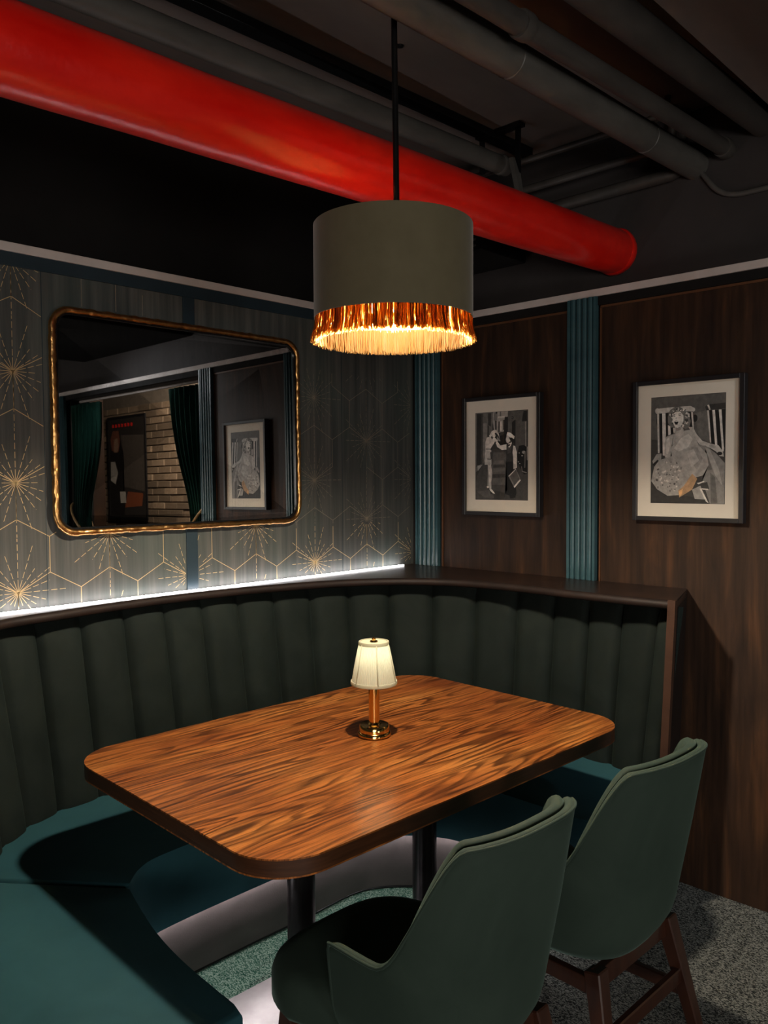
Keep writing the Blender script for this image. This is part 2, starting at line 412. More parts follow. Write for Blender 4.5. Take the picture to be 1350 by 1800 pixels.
def pilaster(y0, y1, z0, z1):
    # four reeds with recessed grooves, profile extruded upwards
    n = 4; w = (y0-y1)/(n+1.0); pr = [(0, y0)]; pr.append((-.022, y0)); pr.append((-.022, y0-w*.45))
    y = y0-w*.45
    for k in range(n):
        pr += [(-.010, y-.002)]
        for q in range(7):
            t = PI*q/6; pr.append((-.012-.014*math.sin(t)**.6, y-.004-(w-.006)*(1-math.cos(t))/2))
        y -= w
        pr += [(-.010, y-.001)]
    pr += [(-.022, y-.003), (-.022, y1), (0, y1)]
    bm = bmesh.new(); a = [bm.verts.new((x, yy, z0)) for x, yy in pr]; t = [bm.verts.new((x, yy, z1)) for x, yy in pr]
    for i in range(len(pr)-1): bm.faces.new((a[i], a[i+1], t[i+1], t[i]))
    bm.faces.new(t); bm.faces.new(a[::-1])
    return struct('fluted_pilaster', bm, teal_paint, wall_right, smooth=30)
pilaster(-.03, -.165, 1.0905, 2.19)
pilaster(-.838, -.963, 1.0905, 2.19)
pilaster(-1.66, -1.785, 0, 2.19)
pilaster(-3.63, -3.76, 0, 2.19)
struct('trim_4', B((-.014, -7.2, TZ0), (.0, -.014, TZ1), .002), white_trim)
struct('trim_5', B((-.006, -7.2, 2.158), (.03, -.0, TZ0), .001), black_paint)
struct('wall_back', B((-6.5, -7.2, 0), (2.6, -7.15, CZ)), black_paint)
struct('wall_side', B((-6.5, -7.2, 0), (-6.45, .2, CZ)), panel_wood)
struct('wall_north', B((UR, .15, 0), (2.6, .2, CZ)), black_paint)
# brick wall of the passage behind the opening, seen in the mirror
wall_brick = struct('wall_passage', B((1.52, -6.9, 0), (1.6, .2, CZ)), mortar)
bx = [bpy.data.meshes.new('brick') for _ in range(4)]
for k, me in enumerate(bx):
    bm = B((-.012-.004*k, -.108, -.031), (.01, .108, .031), .004, 1); bm.to_mesh(me); bm.free(); me.materials.append(brick_mats[k])
cnt = 0
for r in range(21):
    for q in range(13):
        y = -6.65+q*.226+(.113 if r % 2 else 0); z = .86+r*.072
        if z > 2.44 or cnt >= 290: continue
        o = bpy.data.objects.new('brick', bx[random.choice((0, 0, 1, 1, 2, 3))]); COL.objects.link(o); o.parent = wall_brick
        o.location = (1.52+random.uniform(-.004, .004), y+random.uniform(-.004, .004), z); cnt += 1
struct('pillar', B((.70, -4.97, 0), (.86, -4.70, CZ), .004), panel_wood)['kind'] = 'structure'
struct('beam', B((.2, -6.8, 2.45), (1.5, -6.6, 2.6), .004), white_trim)['kind'] = 'structure'

# soffits above
struct('ceiling_soffit', B((-6.5, -4.6, 2.70), (UR, -1.60, CZ), .004), ceil_mat)
struct('ceiling_duct_casing', B((-5.0, -3.6, 2.46), (UR, -2.10, 2.70), .01), black_paint)

# ---------------------------------------------------------------- banquette
LED = [(-2.58, -1.35), (-2.53, -.95), (-2.40, -.55), (-2.16, -.27), (-1.951, -.129), (-1.766, -.093), (-1.561, -.064), (-1.342, -.055), (-1.113, -.071),
       (-.88, -.116), (-.65, -.192), (-.459, -.325), (-.336, -.521), (-.301, -.771), (-.312, -1.03), (-.313, -1.25), (-.301, -1.418)]
BOT = [(-2.40, -1.32), (-2.35, -.95), (-2.235, -.62), (-2.06, -.31), (-1.90, -.16), (-1.75, -.105), (-1.55, -.10), (-1.33, -.10), (-1.11, -.11),
       (-.88, -.14), (-.66, -.205), (-.46, -.33), (-.32, -.52), (-.25, -.78), (-.235, -1.03), (-.25, -1.21), (-.285, -1.355)]
TOP = [(-2.52, -1.32), (-2.48, -.95), (-2.37, -.55), (-2.17, -.22), (-1.95, -.06), (-1.77, -.01), (-1.56, .0), (-1.34, .0), (-1.11, -.01),
       (-.87, -.04), (-.62, -.11), (-.40, -.25), (-.24, -.48), (-.16, -.76), (-.15, -1.02), (-.18, -1.23), (-.22, -1.405)]
cl, cb, ct = [catmull([(x, y, 0) for x, y in q], 16) for q in (LED, BOT, TOP)]
SZ = .47; LZ = 1.09
booth = thing('banquette', 'dark green channel-back corner banquette wrapping behind the table', 'banquette', (-1.2, -.3, 0))
BO = Vector((-1.2, -.3, 0))
def bobj(name, bm, mat, **k):
    bmesh.ops.translate(bm, vec=-BO, verts=bm.verts); return obj(name, bm, mat, booth, **k)
# ledge
pts = [(p.x, p.y) for p in cl]+[(-.001, -1.325), (-.001, -.001), (-2.75, -.001), (-2.75, -1.35)]
bobj('ledge', prism(bmesh.new(), pts, LZ-.030, LZ, .003, 2), dark_wood)
# face channels
mid = [(a+b_)/2 for a, b_ in zip(cb, ct)]
acc = [0]
for a, b_ in zip(cl, cl[1:]): acc.append(acc[-1]+(b_-a).length)
def samp(c_, s):
    import bisect
    i = min(max(bisect.bisect_right(acc, s)-1, 0), len(acc)-2); f = (s-acc[i])/(acc[i+1]-acc[i]); return c_[i].lerp(c_[i+1], min(max(f, 0), 1))
# seam anchored where the photograph shows one (x = -1.342 on the ledge)
s_anchor = min(range(len(cl)), key=lambda i: abs(cl[i].x+1.342)+abs(cl[i].y+.055)); s_anchor = acc[s_anchor]
step = .1535
seams = []; s = s_anchor
while s > step: s -= step
while s < acc[-1]-.05: seams.append(s); s += step
seams.append(acc[-1]); seams = [0]+seams
for s0, s1 in zip(seams, seams[1:]):
    if s1-s0 < .03: continue
    rows = []; NU, NV = 12, 14
    for j in range(NV+1):
        v = j/NV; row = []
        for i in range(NU+1):
            u = i/NU; s = s0+(s1-s0)*u
            pb, pt = samp(cb, s), samp(ct, s); e = .002
            tg = (samp(cb, min(s+e, acc[-1]))-samp(cb, max(s-e, 0))).normalized(); nrm = Vector((tg.y, -tg.x, 0))
            puff = .036*(1-abs(2*u-1)**3)**.6*(1-(abs(2*v-1))**10*.6)
            p = pb.lerp(pt, v)+nrm*(puff-.006); p.z = SZ-.06+(LZ-.032-SZ+.06)*v
            row.append(p)
        rows.append(row)
    bm = bmesh.new(); grid(bm, rows)
    # closed back so each channel is a solid pad
    bmesh.ops.solidify(bm, geom=bm.faces[:], thickness=.02)
    bobj('back_channel', bm, velvet_back, smooth=50)
# carcass behind channels
pts = [(p.x, p.y) for p in catmull([(x+(.03 if x > -.5 else 0), y+.03, 0) for x, y in TOP], 4)]
# seat cushions
FRONT_L = [(-1.965, -1.31), (-1.955, -1.10), (-1.935, -.95), (-1.905, -.82), (-1.872, -.70)]
FRONT_M = [(-1.872, -.70), (-1.80, -.635), (-1.70, -.61), (-1.4, -.61), (-1.1, -.62), (-.90, -.65), (-.80, -.73)]
FRONT_R = [(-.80, -.73), (-.745, -.84), (-.735, -1.0), (-.735, -1.36)]
def near(c_, x, y): return min(range(len(c_)), key=lambda i: (c_[i].x-x)**2+(c_[i].y-y)**2)
i0, i1, i2, i3 = 0, near(cb, -2.09, -.40), near(cb, -.42, -.37), len(cb)-1
def cushion(front, a, b_, z0=.26):
    poly = [(p.x, p.y) for p in cb[a:b_+1:4]]
    if (poly[-1][0]-cb[b_].x)**2+(poly[-1][1]-cb[b_].y)**2 > 1e-8: poly.append((cb[b_].x, cb[b_].y))
    fr = [(p.x, p.y) for p in catmull([(x, y, 0) for x, y in front], 5)]
    poly = poly+fr[::-1]
    g_ = .0015; cx = sum(p[0] for p in poly)/len(poly); cy = sum(p[1] for p in poly)/len(poly)
    poly = [(x+(cx-x)*g_/max(.05, math.hypot(cx-x, cy-y)), y+(cy-y)*g_/max(.05, math.hypot(cx-x, cy-y))) for x, y in poly]
    bm = prism(bmesh.new(), poly, z0, SZ, .014, 4)
    return bobj('seat_cushion', bm, velvet_seat, smooth=50)
cushion(FRONT_L, i0, i1); cushion(FRONT_M, i1, i2); cushion(FRONT_R, i2, i3)
# flared base: wide under the cushion, narrow at the floor
T_ = FRONT_L[:4]+FRONT_M[1:]+FRONT_R[1:]
bt = catmull([(x, y, 0) for x, y in T_], 6)
F_ = [(-2.09, -1.29), (-2.08, -1.10), (-2.06, -.95), (-2.00, -.80), (-1.93, -.56), (-1.75, -.485), (-1.4, -.48), (-1.1, -.49), (-.85, -.50), (-.70, -.61), (-.63, -.75), (-.61, -.95), (-.60, -1.35)]
bf = catmull([(x, y, 0) for x, y in F_], 6); nb = min(len(bt), len(bf))
rows = []
for j in range(9):
    v = j/8; row = []
    for k in range(nb):
        p = bf[k].lerp(bt[int(k*(len(bt)-1)/(nb-1))], .55*v+.02); nrm = (bt[k]-bf[k]).normalized()
        p = p+nrm*.018*math.sin(PI*v); p.z = .002+.262*v; row.append(p)
    rows.append(row)
bm = bmesh.new(); grid(bm, rows); bmesh.ops.solidify(bm, geom=bm.faces[:], thickness=.012)
bobj('kick_base', bm, base_leather, smooth=60)
bm = bmesh.new(); tube(bm, [(p.x*.94+bt[int(k*(len(bt)-1)/(nb-1))].x*.06, p.y*.97+bt[int(k*(len(bt)-1)/(nb-1))].y*.03, .006) for k, p in enumerate(bf)], .004, 6)
SP = [bf[k].lerp(bt[int(k*(len(bt)-1)/(nb-1))], .74) for k in range(3, nb-3)]
bobj('kick_piping', bm, black_metal, smooth=True)
# end panel with paler stile at the open end by the right wall
bm = bmesh.new()
def hexa(bm, q):
    v = [bm.verts.new(p) for p in q]
    for f in ((0, 1, 2, 3), (7, 6, 5, 4), (0, 4, 5, 1), (1, 5, 6, 2), (2, 6, 7, 3), (3, 7, 4, 0)): bm.faces.new([v[i] for i in f])
hexa(bm, [(-.300, -1.375, 0), (-.001, -1.285, 0), (-.001, -1.265, 0), (-.300, -1.355, 0), (-.300, -1.418, LZ-.002), (-.001, -1.325, LZ-.002), (-.001, -1.305, LZ-.002), (-.300, -1.398, LZ-.002)])
bobj('end_panel', bm, nosing_wood)
bm = bmesh.new(); hexa(bm, [(-.318, -1.378, 0), (-.301, -1.378, 0), (-.301, -1.352, 0), (-.318, -1.352, 0), (-.318, -1.424, LZ+.002), (-.301, -1.424, LZ+.002), (-.301, -1.398, LZ+.002), (-.318, -1.398, LZ+.002)])
bobj('end_stile', bm, trim_wood)['label'] = 'paler brown upright edging'
front_e = [(p.x, p.y) for p in cl]
bm = bmesh.new()
for a, b_ in zip(front_e, front_e[1:]):
    pass
tube(bm, [(x, y, LZ-.015) for x, y in front_e], .0152, 8)
bobj('ledge_nosing', bm, nosing_wood, smooth=True)
# led strip lying in the gap between ledge and wallpaper
tag(obj('led_strip', prism(bmesh.new(), [(-2.6, -.030), (-.10, -.030), (-.10, -.018), (-2.6, -.018)], LZ+.0005, LZ+.004), led_mat),
    'glowing white light strip along the ledge below the wallpaper', 'light strip')

bm = bmesh.new(); v_ = []
for a, b_ in zip(SP, SP[1:]+[SP[-1]+(SP[-1]-SP[-2])]):
    d = (b_-a).normalized(); n_ = Vector((-d.y, d.x, 0))*.005; v_.append([bm.verts.new((q.x, q.y, z)) for q in (a-n_, a+n_) for z in (.250, .2585)])
for A, Bq in zip(v_, v_[1:]):
    for i, j in ((0, 1), (1, 3), (3, 2), (2, 0)): bm.faces.new((A[i], A[j], Bq[j], Bq[i]))
bm.faces.new((v_[0][0], v_[0][1], v_[0][3], v_[0][2])); bm.faces.new((v_[-1][0], v_[-1][1], v_[-1][3], v_[-1][2]))
tag(obj('led_strip', bm, led_low), 'hidden light strip under the seat edge washing the grey base', 'light strip')

# ---------------------------------------------------------------- table
TR = -.0352
table = thing('dining_table', 'rounded rectangular oak table with glossy orange-brown grain', 'table', (-1.246, -.926, 0), TR)
bm = prism(bmesh.new(), rrect(-.6735, .6735, -.4637, .4637, .135, 10), .710, .75, .0035, 2, side_mat=1)
for f in bm.faces: f.material_index = 0 if abs(f.normal.z) > .9 else f.material_index
obj('tabletop', bm, [table_wood, edge_wood], table, smooth=30)
for sx in (-.24, .245):
    leg = obj('leg', tube(bmesh.new(), [(sx, 0, .026), (sx, 0, .71)], .038, 24), leg_metal, table, smooth=40)
    obj('mounting_plate', prism(bmesh.new(), rrect(sx-.12, sx+.12, -.15, .15, .02), .698, .7095, .002), black_metal, table)
    bm = prism(bmesh.new(), rrect(sx-.235, sx+.235, -.23, .22, .03), .001, .028); 
    bmesh.ops.bevel(bm, geom=[e for e in bm.edges if all(v.co.z > .02 for v in e.verts)], offset=.016, segments=3, affect='EDGES')
    obj('base_plate', bm, plate_metal, table, smooth=30)

# ---------------------------------------------------------------- table lamp
LX, LY, TZ = -1.212, -.927, .7505
lamp = thing('table_lamp', 'small brass table lamp with cream pleated shade on the oak table', 'lamp', (LX, LY, TZ))
obj('base', lathe(bmesh.new(), [(0, 0), (.0455, 0), (.048, .003), (.048, .010), (.046, .013), (.0435, .015), (.0435, .030), (.041, .034), (.020, .0345), (.018, .038), (.0165, .040), (0, .040)]), brass, lamp, smooth=35)
obj('stem', lathe(bmesh.new(), [(0, .039), (.0155, .039), (.0155, .175), (.006, .177), (.006, .283), (0, .283)]), brass, lamp, smooth=35)
bm = bmesh.new(); NP = 72; rows = []
for j in range(9):
    v = j/8; r = .0655+(.0425-.0655)*v; row = []
    for k in range(NP*4+1):
        a = 2*PI*k/(NP*4); w_ = .0011*math.sin(a*NP)*math.sin(PI*min(1, max(0, v)))
        row.append(Vector(((r+w_)*math.cos(a), (r+w_)*math.sin(a), .155+.118*v)))
    rows.append(row)
grid(bm, rows); bmesh.ops.remove_doubles(bm, verts=bm.verts, dist=1e-5)
sh = obj('shade', bm, pleat_mat, lamp, smooth=True)
for z, r in ((.157, .0668), (.271, .0437)):
    obj('shade_trim', lathe(bmesh.new(), [(r, z-.005), (r+.001, z), (r, z+.005), (r-.0025, z+.005), (r-.0025, z-.005), (r, z-.005)], 64), pleat_mat, sh, smooth=40)
for k in range(6):
    a = 2*PI*k/6+.95; d = Vector((math.cos(a), math.sin(a), 0))
    obj('shade_rib', tube(bmesh.new(), [d*.0665+Vector((0, 0, .158)), d*.0435+Vector((0, 0, .270))], .0016, 6), pleat_mat, sh, smooth=True)
obj('shade_top', lathe(bmesh.new(), [(0, .2735), (.0430, .2735), (.0430, .2715), (0, .2715)], 48), pleat_mat, sh, smooth=30)
obj('finial', lathe(bmesh.new(), [(0, .288), (.004, .287), (.0055, .284), (.003, .2795), (.011, .2775), (.012, .2740), (0, .2740)], 24), brass, lamp, smooth=40)
obj('bulb', lathe(bmesh.new(), [(0, .262), (.010, .258), (.014, .246), (.012, .232), (.008, .225), (.0062, .225)], 20), lamp_bulb_mat, lamp, smooth=True)

# ---------------------------------------------------------------- pendant
PX, PY = -1.407, -1.194; PR = .194; PB, PT = 1.886, 2.108
pend = thing('pendant_lamp', 'olive drum pendant lamp with gold fringe over the table', 'pendant lamp', (PX, PY, PB))
bm = bmesh.new()
lathe(bm, [(PR, PT-PB), (PR, 0), (PR-.003, 0), (PR-.003, PT-PB), (PR, PT-PB)], 96)
for f in bm.faces:
    pass
shd = obj('shade', bm, shade_fabric, pend, smooth=35)
bm = lathe(bmesh.new(), [(PR-.0034, PT-PB-.001), (PR-.0034, .001), (PR-.0042, .001), (PR-.0042, PT-PB-.001), (PR-.0034, PT-PB-.001)], 96)
obj('shade_lining', bm, noisy('gold_lining', (.55, .36, .14), (.6, .4, .17), (3, 3, 3), 3, .35, metal=.5), shd, smooth=35)
obj('added_shade_cap', lathe(bmesh.new(), [(0, PT-PB-.004), (PR-.005, PT-PB-.004), (PR-.005, PT-PB-.006), (0, PT-PB-.006)], 64), translucent('shade_cap_cloth', (.55, .42, .26), .35), shd, smooth=30)  # unseen cap added to cut the light rising onto the red pipe
# fringe: hundreds of fine threads, too many to count
bm = bmesh.new()
for k in range(5200):
    a = random.random()*2*PI; L = .061+random.uniform(-.007, .005); r0 = PR-.004+random.uniform(-.003, .002)
    sw = random.uniform(-.02, .02)+.02*math.sin(a*9+1)*math.sin(a*4); out = random.uniform(-.004, .012); w_ = random.uniform(.0005, .0011)
    prev = None
    for j in range(4):
        v = j/3; aa = a+sw*v*v; r = r0+out*v*v; z = .006-L*v
        p = Vector((r*math.cos(aa), r*math.sin(aa), z)); tn = Vector((-math.sin(aa+.6*math.sin(k)), math.cos(aa+.6*math.sin(k)), 0))*w_
        q = (bm.verts.new(p-tn), bm.verts.new(p+tn))
        if prev: bm.faces.new((prev[0], prev[1], q[1], q[0]))
        prev = q
fr = obj('fringe', bm, fringe_mat, pend, recalc=False); fr['kind'] = 'stuff'; fr['label'] = 'glowing gold silky fringe'
bm = tube(bmesh.new(), [(0.007, -.007, .13), (0.0, -.004, CZ-PB)], .0075, 12)
obj('rod', bm, black_metal, pend, smooth=40)
for k in range(3):
    a = 2*PI*k/3+.3; obj('spider_arm', tube(bmesh.new(), [(0.005, -.005, .200), ((PR-.006)*math.cos(a), (PR-.006)*math.sin(a), .212)], .0025, 6), black_metal, pend, smooth=True)
obj('lamp_holder', lathe(bmesh.new(), [(0, .15), (.02, .148), (.022, .14), (.022, .095), (.018, .09), (0, .09)], 24), black_metal, pend, smooth=35)
obj('bulb', lathe(bmesh.new(), [(0, -.018), (.010, -.016), (.020, -.004), (.026, .016), (.027, .035), (.022, .06), (.014, .088), (0, .0889)], 24), bulb_mat, pend, smooth=True)
obj('ceiling_rose', lathe(bmesh.new(), [(0, CZ-PB-.002), (.055, CZ-PB-.002), (.055, CZ-PB-.02), (.05, CZ-PB-.026), (0, CZ-PB-.026)], 32), black_metal, pend, smooth=35)

# ---------------------------------------------------------------- chairs
def make_chair(label, loc, rz):
    root = thing('dining_chair', label, 'chair', loc, rz, None)
    def zt(a):      # height of the top edge round the shell, a in degrees from the back centre
        a = abs(a)
        if a < 38: return .868-.012*(a/38)**2
        t = min((a-38)/42, 1); t = t*t*(3-2*t)
        return .856-.258*t
    def plan(a, z, off):
        v = (z-.40)/.46; Wd = .203+.030*min(v*1.7, 1)-off; D = .222+.085*max(v, 0)-off
        if z < .47: k = 1-.16*((.47-z)/.09)**2; Wd *= k; D *= k
        e = .72
        if abs(a) <= 90:
            r = math.radians(a); return math.copysign(abs(math.sin(r))**e, r)*Wd, -.01-D*abs(math.cos(r))**e
        return math.copysign(Wd, a), -.01+(abs(a)-90)/25*.10
    def shell(o0, o1, dz, name, a1=104):
        NA, NV_ = 88, 16; bm = bmesh.new(); loops = []
        for i in range(NA+1):
            a = -a1+2*a1*i/NA; top = zt(a)+dz; bot = .385; ring = []
            if dz: top -= .05*max(0, (abs(a)-55)/31)**1.5
            if abs(a) > 95: top -= .015*((abs(a)-95)/9)**2
            for j in range(NV_+1):
                z = bot+(top-.006-bot)*j/NV_; x, y = plan(a, z, o0); ring.append((x, y, z))
            xm, ym = plan(a, top, (o0+o1)/2)
            x, y = plan(a, top-.001, o0+(o1-o0)*.2); ring.append((x, y, top-.0015)); ring.append((xm, ym, top+.001))
            x, y = plan(a, top-.001, o0+(o1-o0)*.8); ring.append((x, y, top-.0015))
            for j in range(NV_, -1, -1):
                z = bot+(top-.006-bot)*j/NV_; x, y = plan(a, z, o1); ring.append((x, y, z))
            loops.append([bm.verts.new(p) for p in ring])
        n = len(loops[0])
        for A, Bq in zip(loops, loops[1:]):
            for k in range(n): bm.faces.new((A[k], A[(k+1) % n], Bq[(k+1) % n], Bq[k]))
        bm.faces.new(loops[0][::-1]); bm.faces.new(loops[-1])
        return obj(name, bm, velvet_chair, root, smooth=60)
    out = shell(0, .020, 0, 'backrest')
    shell(.0205, .043, .003, 'backrest_pad', 86)
    # piping along the outer top edge and down the arm fronts
    pts = [(*plan(104, .40+.03*k, .012), .40+.03*k) for k in range(6)]
    P = [(plan(a, zt(a), .002)[0], plan(a, zt(a), .002)[1], zt(a)-.004) for a in range(-102, 103, 3)]
    lo = [(*plan(-103, z/100, .002), z/100) for z in range(40, 58, 3)]; hi = [(*plan(103, z/100, .002), z/100) for z in range(55, 38, -3)]
    obj('piping', tube(bmesh.new(), lo+P+hi, .0036, 8), velvet_chair, out, smooth=True)
    # seat cushion
    rows = []; NS = 48
    for h_, ins in ((.368, .03), (.372, .01), (.385, .0), (.43, .0), (.448, .006), (.461, .02), (.468, .045), (.471, .09), (.473, .16)):
        row = []
        for k in range(NS):
            a = 2*PI*k/NS; x = math.copysign(abs(math.cos(a))**.62, math.cos(a)); y = math.copysign(abs(math.sin(a))**.62, math.sin(a))
            row.append(Vector((x*(.165+.068*min(1, max(0, y*1.6+.3)))-x*ins, y*(.252-ins)+.066, h_)))
        rows.append(row)
    bm = bmesh.new(); vs = [[bm.verts.new(p) for p in r] for r in rows]
    for A, Bq in zip(vs, vs[1:]):
        for k in range(NS): bm.faces.new((A[k], A[(k+1) % NS], Bq[(k+1) % NS], Bq[k]))
    bm.faces.new(vs[0][::-1]); bm.faces.new(vs[-1])
    obj('seat', bm, velvet_chair, root, smooth=50)
    # wooden frame
    def bar(p0, p1, w0, w1, d0=None, d1=None):
        bm = bmesh.new(); p0, p1 = Vector(p0), Vector(p1); d = (p1-p0).normalized()
        sx = Vector((0, 0, 1)).cross(d)
        if sx.length < .3: sx = Vector((1, 0, 0))
        sx.normalize(); sy = d.cross(sx).normalized(); d0 = d0 or w0; d1 = d1 or w1
        q = [p+sx*a*w/2+sy*c_*dd/2 for p, w, dd in ((p0, w0, d0), (p1, w1, d1)) for a, c_ in ((-1, -1), (1, -1), (1, 1), (-1, 1))]
        hexa(bm, q); bmesh.ops.bevel(bm, geom=bm.edges[:], offset=.003, segments=1, affect='EDGES'); return bm
    top = {}; foot = {}
    for sx in (-1, 1):
        top[(sx, -1)] = (sx*.165, -.175, .384); foot[(sx, -1)] = (sx*.222, -.262, .001)
        top[(sx, 1)] = (sx*.180, .205, .368); foot[(sx, 1)] = (sx*.215, .245, .001)
    for k in top: obj('leg', bar(foot[k], top[k], .026, .042), chair_wood, root)
    L = lambda k, z: Vector(foot[k]).lerp(Vector(top[k]), z/.38)
    obj('stretcher', bar(L((-1, -1), .235), L((1, -1), .235), .018, .018, .038, .038), chair_wood, root)
    for sx in (-1, 1): obj('stretcher', bar(L((sx, -1), .19), L((sx, 1), .19), .018, .018, .034, .034), chair_wood, root)
    bm = B((-.17, -.185, .335), (.17, -.165, .384), .002); box(bm, (-.185, .19, .325), (.185, .21, .367), .002); box(bm, (-.185, -.17, .33), (-.165, .2, .367), .002); box(bm, (.165, -.17, .33), (.185, .2, .367), .002)
    obj('seat_frame', bm, chair_wood, root)
    return root
make_chair('green velvet tub chair nearest the camera, overlapping the other chair', (-1.615, -1.458, 0), -.02)
make_chair('green velvet tub chair behind, beside the stained wall panel', (-1.080, -1.495, 0), -.03)

# ---------------------------------------------------------------- mirror
mir = thing('wall_mirror', 'wide wall mirror with rounded gold hammered frame on the wallpaper', 'mirror', (-1.2285, -.012, 1.683))
mir.rotation_euler = (math.radians(-.42), 0, math.radians(.0))
hw, hh = .501, .357
P2 = rrect(-hw, hw, -hh, hh, .062, 10)
dense = []
for i in range(len(P2)):
    a, b_ = Vector(P2[i]), Vector(P2[(i+1) % len(P2)]); n = max(1, int((b_-a).length/.006))
    for k in range(n): dense.append(a.lerp(b_, k/n))
ph = [random.uniform(-.4, .4) for _ in range(400)]
cum = 0; ar = []
for i in range(len(dense)): ar.append(cum); cum += (dense[(i+1) % len(dense)]-dense[i]).length
def rf(i, t):
    def vn(x, o):
        k = int(math.floor(x)); f = x-k; f = f*f*(3-2*f); return ph[(k+o) % 400]*(1-f)+ph[(k+1+o) % 400]*f
    return .0112*(1+.34*vn(ar[i]/.017, int(t*1.2)*37)+.16*vn(ar[i]/.007, int(t*1.2)*91))
obj('frame', tube(bmesh.new(), [(p.x, -.012, p.y) for p in dense], .009, 12, closed=True, rfun=rf), gold_frame, mir, smooth=True)
def ring2(o, i, y0, y1):
    A = rrect(-hw+o, hw-o, -hh+o, hh-o, .062-o, 10); Bq = rrect(-hw+i, hw-i, -hh+i, hh-i, max(.062-i, .01), 10); bm = bmesh.new(); n = len(A)
    v = [[bm.verts.new((x, y, z)) for x, z in q] for q, y in ((A, y0), (Bq, y0), (Bq, y1), (A, y1))]
    for r in range(4):
        for k in range(n): bm.faces.new((v[r][k], v[r][(k+1) % n], v[(r+1) % 4][(k+1) % n], v[(r+1) % 4][k]))
    return bm
obj('inner_rim', ring2(.006, .0155, -.016, .006), black_metal, mir)
bm = bmesh.new(); pts = rrect(-hw+.014, hw-.014, -hh+.014, hh-.014, .048, 10)
v = [bm.verts.new((x, -.010, z)) for x, z in pts]; bm.faces.new(v); bmesh.ops.solidify(bm, geom=bm.faces[:], thickness=.005)
g = obj('glass', bm, mirror_mat, mir)
g['label'] = 'silvered reflecting glass'

# ---------------------------------------------------------------- framed photographs
def quadmap(q, x, y):
    (tlx, tly), (trx, try_), (brx, bry), (blx, bly) = q
    u = .5
    for _ in range(4):
        yt = tly+(try_-tly)*u; yb = bly+(bry-bly)*u; v = (y-yt)/(yb-yt)
        xl = tlx+(blx-tlx)*v; xr = trx+(brx-trx)*v; u = (x-xl)/(xr-xl)
    return u, 1-v
def picture(label, y0, y1, z0, z1, my, mt, mb, quad, polys, base_g):
    root = thing('framed_photograph', label, 'picture', (0, (y0+y1)/2, z0), 0)
    W_, H_ = y0-y1, z1-z0; h2 = W_/2; fw = .016
    def LB(yy0, yy1, za, zb, xa, xb, bev=.001): return B((xa, yy0, za), (xb, yy1, zb), bev, 1)
    bm = bmesh.new()
    for a in ((-h2, -h2+fw, 0, H_), (h2-fw, h2, 0, H_), (-h2+fw, h2-fw, 0, fw), (-h2+fw, h2-fw, H_-fw, H_)):
        box(bm, (-.034, a[0], a[2]), (-.004, a[1], a[3]), .0012, 0, 1)
    obj('frame', bm, frame_black, root)
    bm = B((-.0200, -h2+fw-.002, fw-.002), (-.0188, h2-fw+.002, H_-fw+.002)); obj('mat_board', bm, mat_board, root)
    pw, pz0, pz1 = h2-fw-my, fw+mb, H_-fw-mt
    obj('photo_border', B((-.0204, -pw-.0012, pz0-.0012), (-.0201, pw+.0012, pz1+.0012)), frame_black, root)
    bm = bmesh.new(); cl_ = bm.loops.layers.float_color.new('Col')
    def add(poly, colr, k):
        c_ = (colr,)*3 if not isinstance(colr, tuple) else colr
        c_ = tuple((v_/255)**2.2*1.25 for v_ in c_); c_ = (c_[0]*1.05, c_[1]*.98, c_[2]*.88)
        # camera sees the left of the picture at the larger y
        vs_ = []
        for x, y in poly:
            u, v_ = quadmap(quad, x, y); u = min(max(u, 0), 1); v_ = min(max(v_, 0), 1)
            vs_.append(bm.verts.new((-.02055-k*.000018, pw-2*pw*u, pz0+(pz1-pz0)*v_)))
        try: f = bm.faces.new(vs_)
        except ValueError: return
        for l_ in f.loops: l_[cl_] = (*c_, 1)
    add([quad[0], quad[1], quad[2], quad[3]], base_g, 0)
    for k, (gcol, poly) in enumerate(polys): add(poly, gcol, k+1)
    bmesh.ops.triangulate(bm, faces=bm.faces[:])
    obj('photo_print', bm, print_mat, root, recalc=False)
    bm = bmesh.new(); bm.faces.new([bm.verts.new((-.027, y_, z_)) for y_, z_ in ((h2-fw, fw), (-h2+fw, fw), (-h2+fw, H_-fw), (h2-fw, H_-fw))])
    obj('glass', bm, pic_glass, root, recalc=False)
    return root
def ell(cx, cy, rx, ry, n=16, rot=0): return [(cx+rx*math.cos(2*PI*k/n)*math.cos(rot)-ry*math.sin(2*PI*k/n)*math.sin(rot), cy+rx*math.cos(2*PI*k/n)*math.sin(rot)+ry*math.sin(2*PI*k/n)*math.cos(rot)) for k in range(n)]
